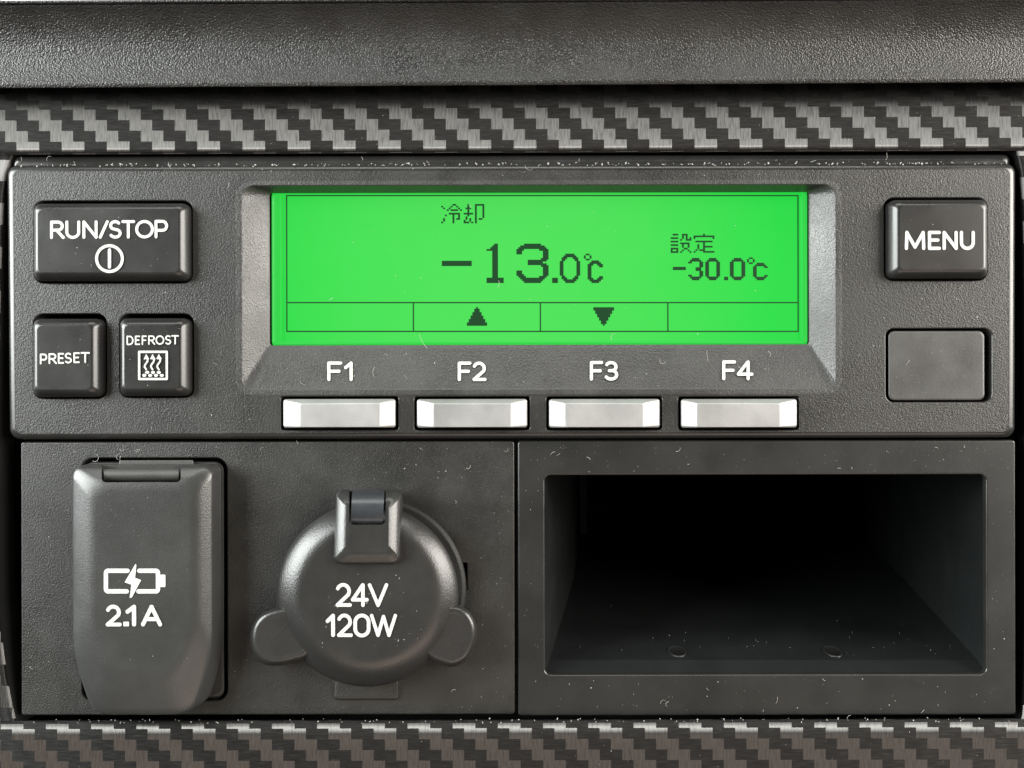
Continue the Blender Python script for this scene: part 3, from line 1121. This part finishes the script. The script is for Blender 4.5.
mb.loft([quadloop((543.5, 474), (987, 474), (987, 676), (543.5, 676), -10),
         quadloop((546.5, 474), (984.5, 474), (977, 661), (549, 660), -32),
         quadloop((573, 470), (899, 470), (899, 575), (573.7, 577), -330),
         quadloop((580, 468), (855, 468), (855, 533), (580, 534), -612)], False, False)
tray = link('tray', mb.mesh('pocket_tray'), mat_tray, pk, sharp=9, wn=False)


def floor_pt(px, py):
    # depth on the tray floor for a photo position: between (660.5, d -32) and (576, d -330)
    k0, k1 = (D + 32) / D, (D + 330) / D
    z0, z1 = (384 - 660.5) * k0, (384 - 576) * k1
    t = 0.0
    lo, hi = 0.0, 1.0
    for _ in range(40):
        t = (lo + hi) / 2
        d = -32 + t * (-298)
        yy = 384 - (z0 + t * (z1 - z0)) / ((D - d) / D)
        if yy > py:
            lo = t
        else:
            hi = t
    return d, t


for hx, hy in ((676.5, 652), (832, 652.5)):
    mb = MB()
    d, _ = floor_pt(hx, hy)
    c = Vector(pj(hx, hy, d))
    slope = Vector((0, 298, ((384 - 576) * 1.33 - (384 - 660.5) * 1.032))).normalized()
    nrm = Vector((0, -slope.z, slope.y))
    loops = []
    for r, h in ((11.2, 0.1), (10.9, 0.9), (10.3, 1.3), (9.7, 1.1), (9.2, 0.5)):
        loops.append([tuple(c + S * (Vector((0.85, 0, 0)) * r * cos(2 * pi * i / 28) + slope * r * 1.4 * sin(2 * pi * i / 28) + nrm * h)) for i in range(28)])
    mb.loft(loops, False, True)
    me = mb.mesh('screw_hole')
    me.materials.append(mat_satin)
    me.materials.append(mat_gap)
    for p in me.polygons:
        if len(p.vertices) > 4:
            p.material_index = 1
    link('screw_hole', me, mat_tray, pk, sharp=50, wn=False)

# ------------------------------------------------------------------ dust and lint lying on everything
random.seed(11)
mb = MB()


def speck(px, py, d, r):
    n = random.randint(4, 6)
    el = random.uniform(.5, 1.6)
    a0 = random.uniform(0, 6.28)
    pts = []
    for i in range(n):
        a = 2 * pi * i / n
        q = (r * el * cos(a) * random.uniform(.7, 1.2), r / el * sin(a) * random.uniform(.7, 1.2))
        pts.append((px + q[0] * cos(a0) - q[1] * sin(a0), py + q[0] * sin(a0) + q[1] * cos(a0)))
    vs = [pj(x, y, d + .12) for x, y in pts] + [pj(px, py, d + .12 + r * .7)]
    mb.add(vs, [[i, (i + 1) % n, n] for i in range(n)])


def hair(px, py, d, length, w_=0.36):
    n = 9
    a = random.uniform(0, 6.28)
    curl = random.uniform(-.45, .45)
    step = length / n
    P = [(px, py)]
    for i in range(n):
        a += curl + random.uniform(-.15, .15)
        P.append((P[-1][0] + step * cos(a), P[-1][1] + step * sin(a)))
    vs = []
    for i, (x, y) in enumerate(P):
        q = P[min(i + 1, n)]
        p = P[max(i - 1, 0)]
        t = Vector((q[0] - p[0], q[1] - p[1])).normalized()
        lift = .4 + .8 * sin(pi * i / n)
        for k in range(3):
            b = 2 * pi * k / 3
            vs.append(pj(x - t.y * w_ / 2 * cos(b), y + t.x * w_ / 2 * cos(b), d + lift + w_ / 2 * sin(b)))
    fs = []
    for i in range(n):
        for k in range(3):
            j = (k + 1) % 3
            fs.append([i * 3 + k, i * 3 + j, i * 3 + 3 + j, i * 3 + 3 + k])
    mb.add(vs, fs)


def size():
    return min(0.95, 0.22 + random.expovariate(11.0))


def scatter(n, x0, y0, x1, y1, d, avoid=()):
    k = 0
    while k < n:
        x, y = random.uniform(x0, x1), random.uniform(y0, y1)
        if any(a <= x <= c and b <= y <= e for a, b, c, e in avoid):
            continue
        speck(x, y, d(x, y) if callable(d) else d, size())
        k += 1


BUT = [(30, 196, 197, 288), (30, 310, 198, 402), (880, 193, 992, 284), (880, 324, 996, 406), (232, 176, 846, 396), (276, 392, 804, 434)]
scatter(260, 14, 168, 1010, 432, 0, BUT)
scatter(90, 250, 352, 828, 386, bez_d)
scatter(45, 276, 198, 800, 336, LD)
scatter(30, 40, 210, 184, 274, 15)
scatter(14, 42, 326, 98, 390, 15)
scatter(14, 128, 326, 186, 388, 15)
scatter(10, 893, 208, 979, 272, 15)
scatter(26, 892, 334, 980, 397, 0)
for k in range(230):
    speck(random.gauss(0, 1) * 0 + random.uniform(16, 1008), 164.2 + random.gauss(0, .7), 0.2, random.uniform(.25, .8) * random.choice((1, 1, 1.5)))
SOC = [(60, 452, 232, 716), (248, 485, 480, 704)]
scatter(130, 26, 446, 510, 710, -6, SOC)
scatter(26, 92, 490, 190, 668, LT)
scatter(36, 315, 570, 425, 650, 30.8)
scatter(60, 520, 444, 1012, 472, FD)
scatter(50, 520, 678, 1012, 712, FD)
scatter(16, 520, 476, 542, 676, FD)
scatter(16, 990, 476, 1012, 676, FD)
for k in range(34):
    x, y = random.uniform(575, 950), 657 - abs(random.gauss(0, 22))
    if 585 < y:
        speck(x, y, floor_pt(x, y)[0] + 2, size() * .9)
for k in range(130):
    x = random.uniform(20, 1010)
    speck(x, random.uniform(718.5, 723), random.uniform(2, 8), random.uniform(.25, .8))


def prof_d(prof, y):
    for (a, b), (c, e) in zip(prof, prof[1:]):
        if a <= y <= c and c > a:
            return b + (e - b) * (y - a) / (c - a)
    return 0


for k in range(150):
    x, y = random.uniform(0, 1024), random.uniform(8, 78)
    speck(x, y, prof_d(hood_prof[6:], y + .0036 * (x - 512)) + .6, size() * .8)
for k in range(90):
    x, y = random.uniform(0, 1024), random.uniform(108, 148)
    speck(x, y, prof_d(top_prof, y + .002 * (x - 512)) + .4, size() * .8)
for k in range(70):
    x, y = random.uniform(0, 1024), random.uniform(730, 767)
    speck(x, y, prof_d(bot_prof, y) + .3, size() * .8)
for k in range(9):
    hair(random.uniform(245, 800), random.uniform(352, 386), bez_d(500, 368) + 2, random.uniform(4, 12))
for k in range(15):
    hair(random.uniform(20, 1000), random.uniform(160, 166), 0.6, random.uniform(3, 10))
for x, y, d, l in ((95, 453, -5, 14), (118, 459, 3, 9), (120, 448, -5, 6), (470, 465, -5, 7), (455, 690, -5, 6), (612, 340, -15, 10), (427, 348, -15, 16), (470, 208, LD, 6),
                   (498, 288, LD, 8), (333, 297, LD, 5), (660, 704, FD, 8), (775, 704, FD, 7), (668, 702, FD, 7), (850, 716, FD, 13), (680, 448, FD, 7), (555, 452, FD, 6),
                   (590, 460, FD, 5), (455, 500, -5, 4), (300, 380, -2, 8), (214, 362, 1, 5), (925, 308, 1, 4), (960, 290, 1, 5), (230, 182, 1, 6), (905, 366, 0, 7)):
    hair(x, y, d, l)
for k in range(12):
    hair(random.uniform(525, 1010), random.choice((random.uniform(445, 472), random.uniform(680, 712))), FD, random.uniform(2, 5), .36)
for k in range(10):
    hair(random.uniform(30, 505), random.uniform(444, 456), -6, random.uniform(2, 6), .36)
dust = link('dust', mb.mesh('dust'), mat_dust, wn=False)
dust['label'] = 'pale dust specks and lint fibres scattered over the black plastic'
dust['category'] = 'dust'
dust['kind'] = 'stuff'
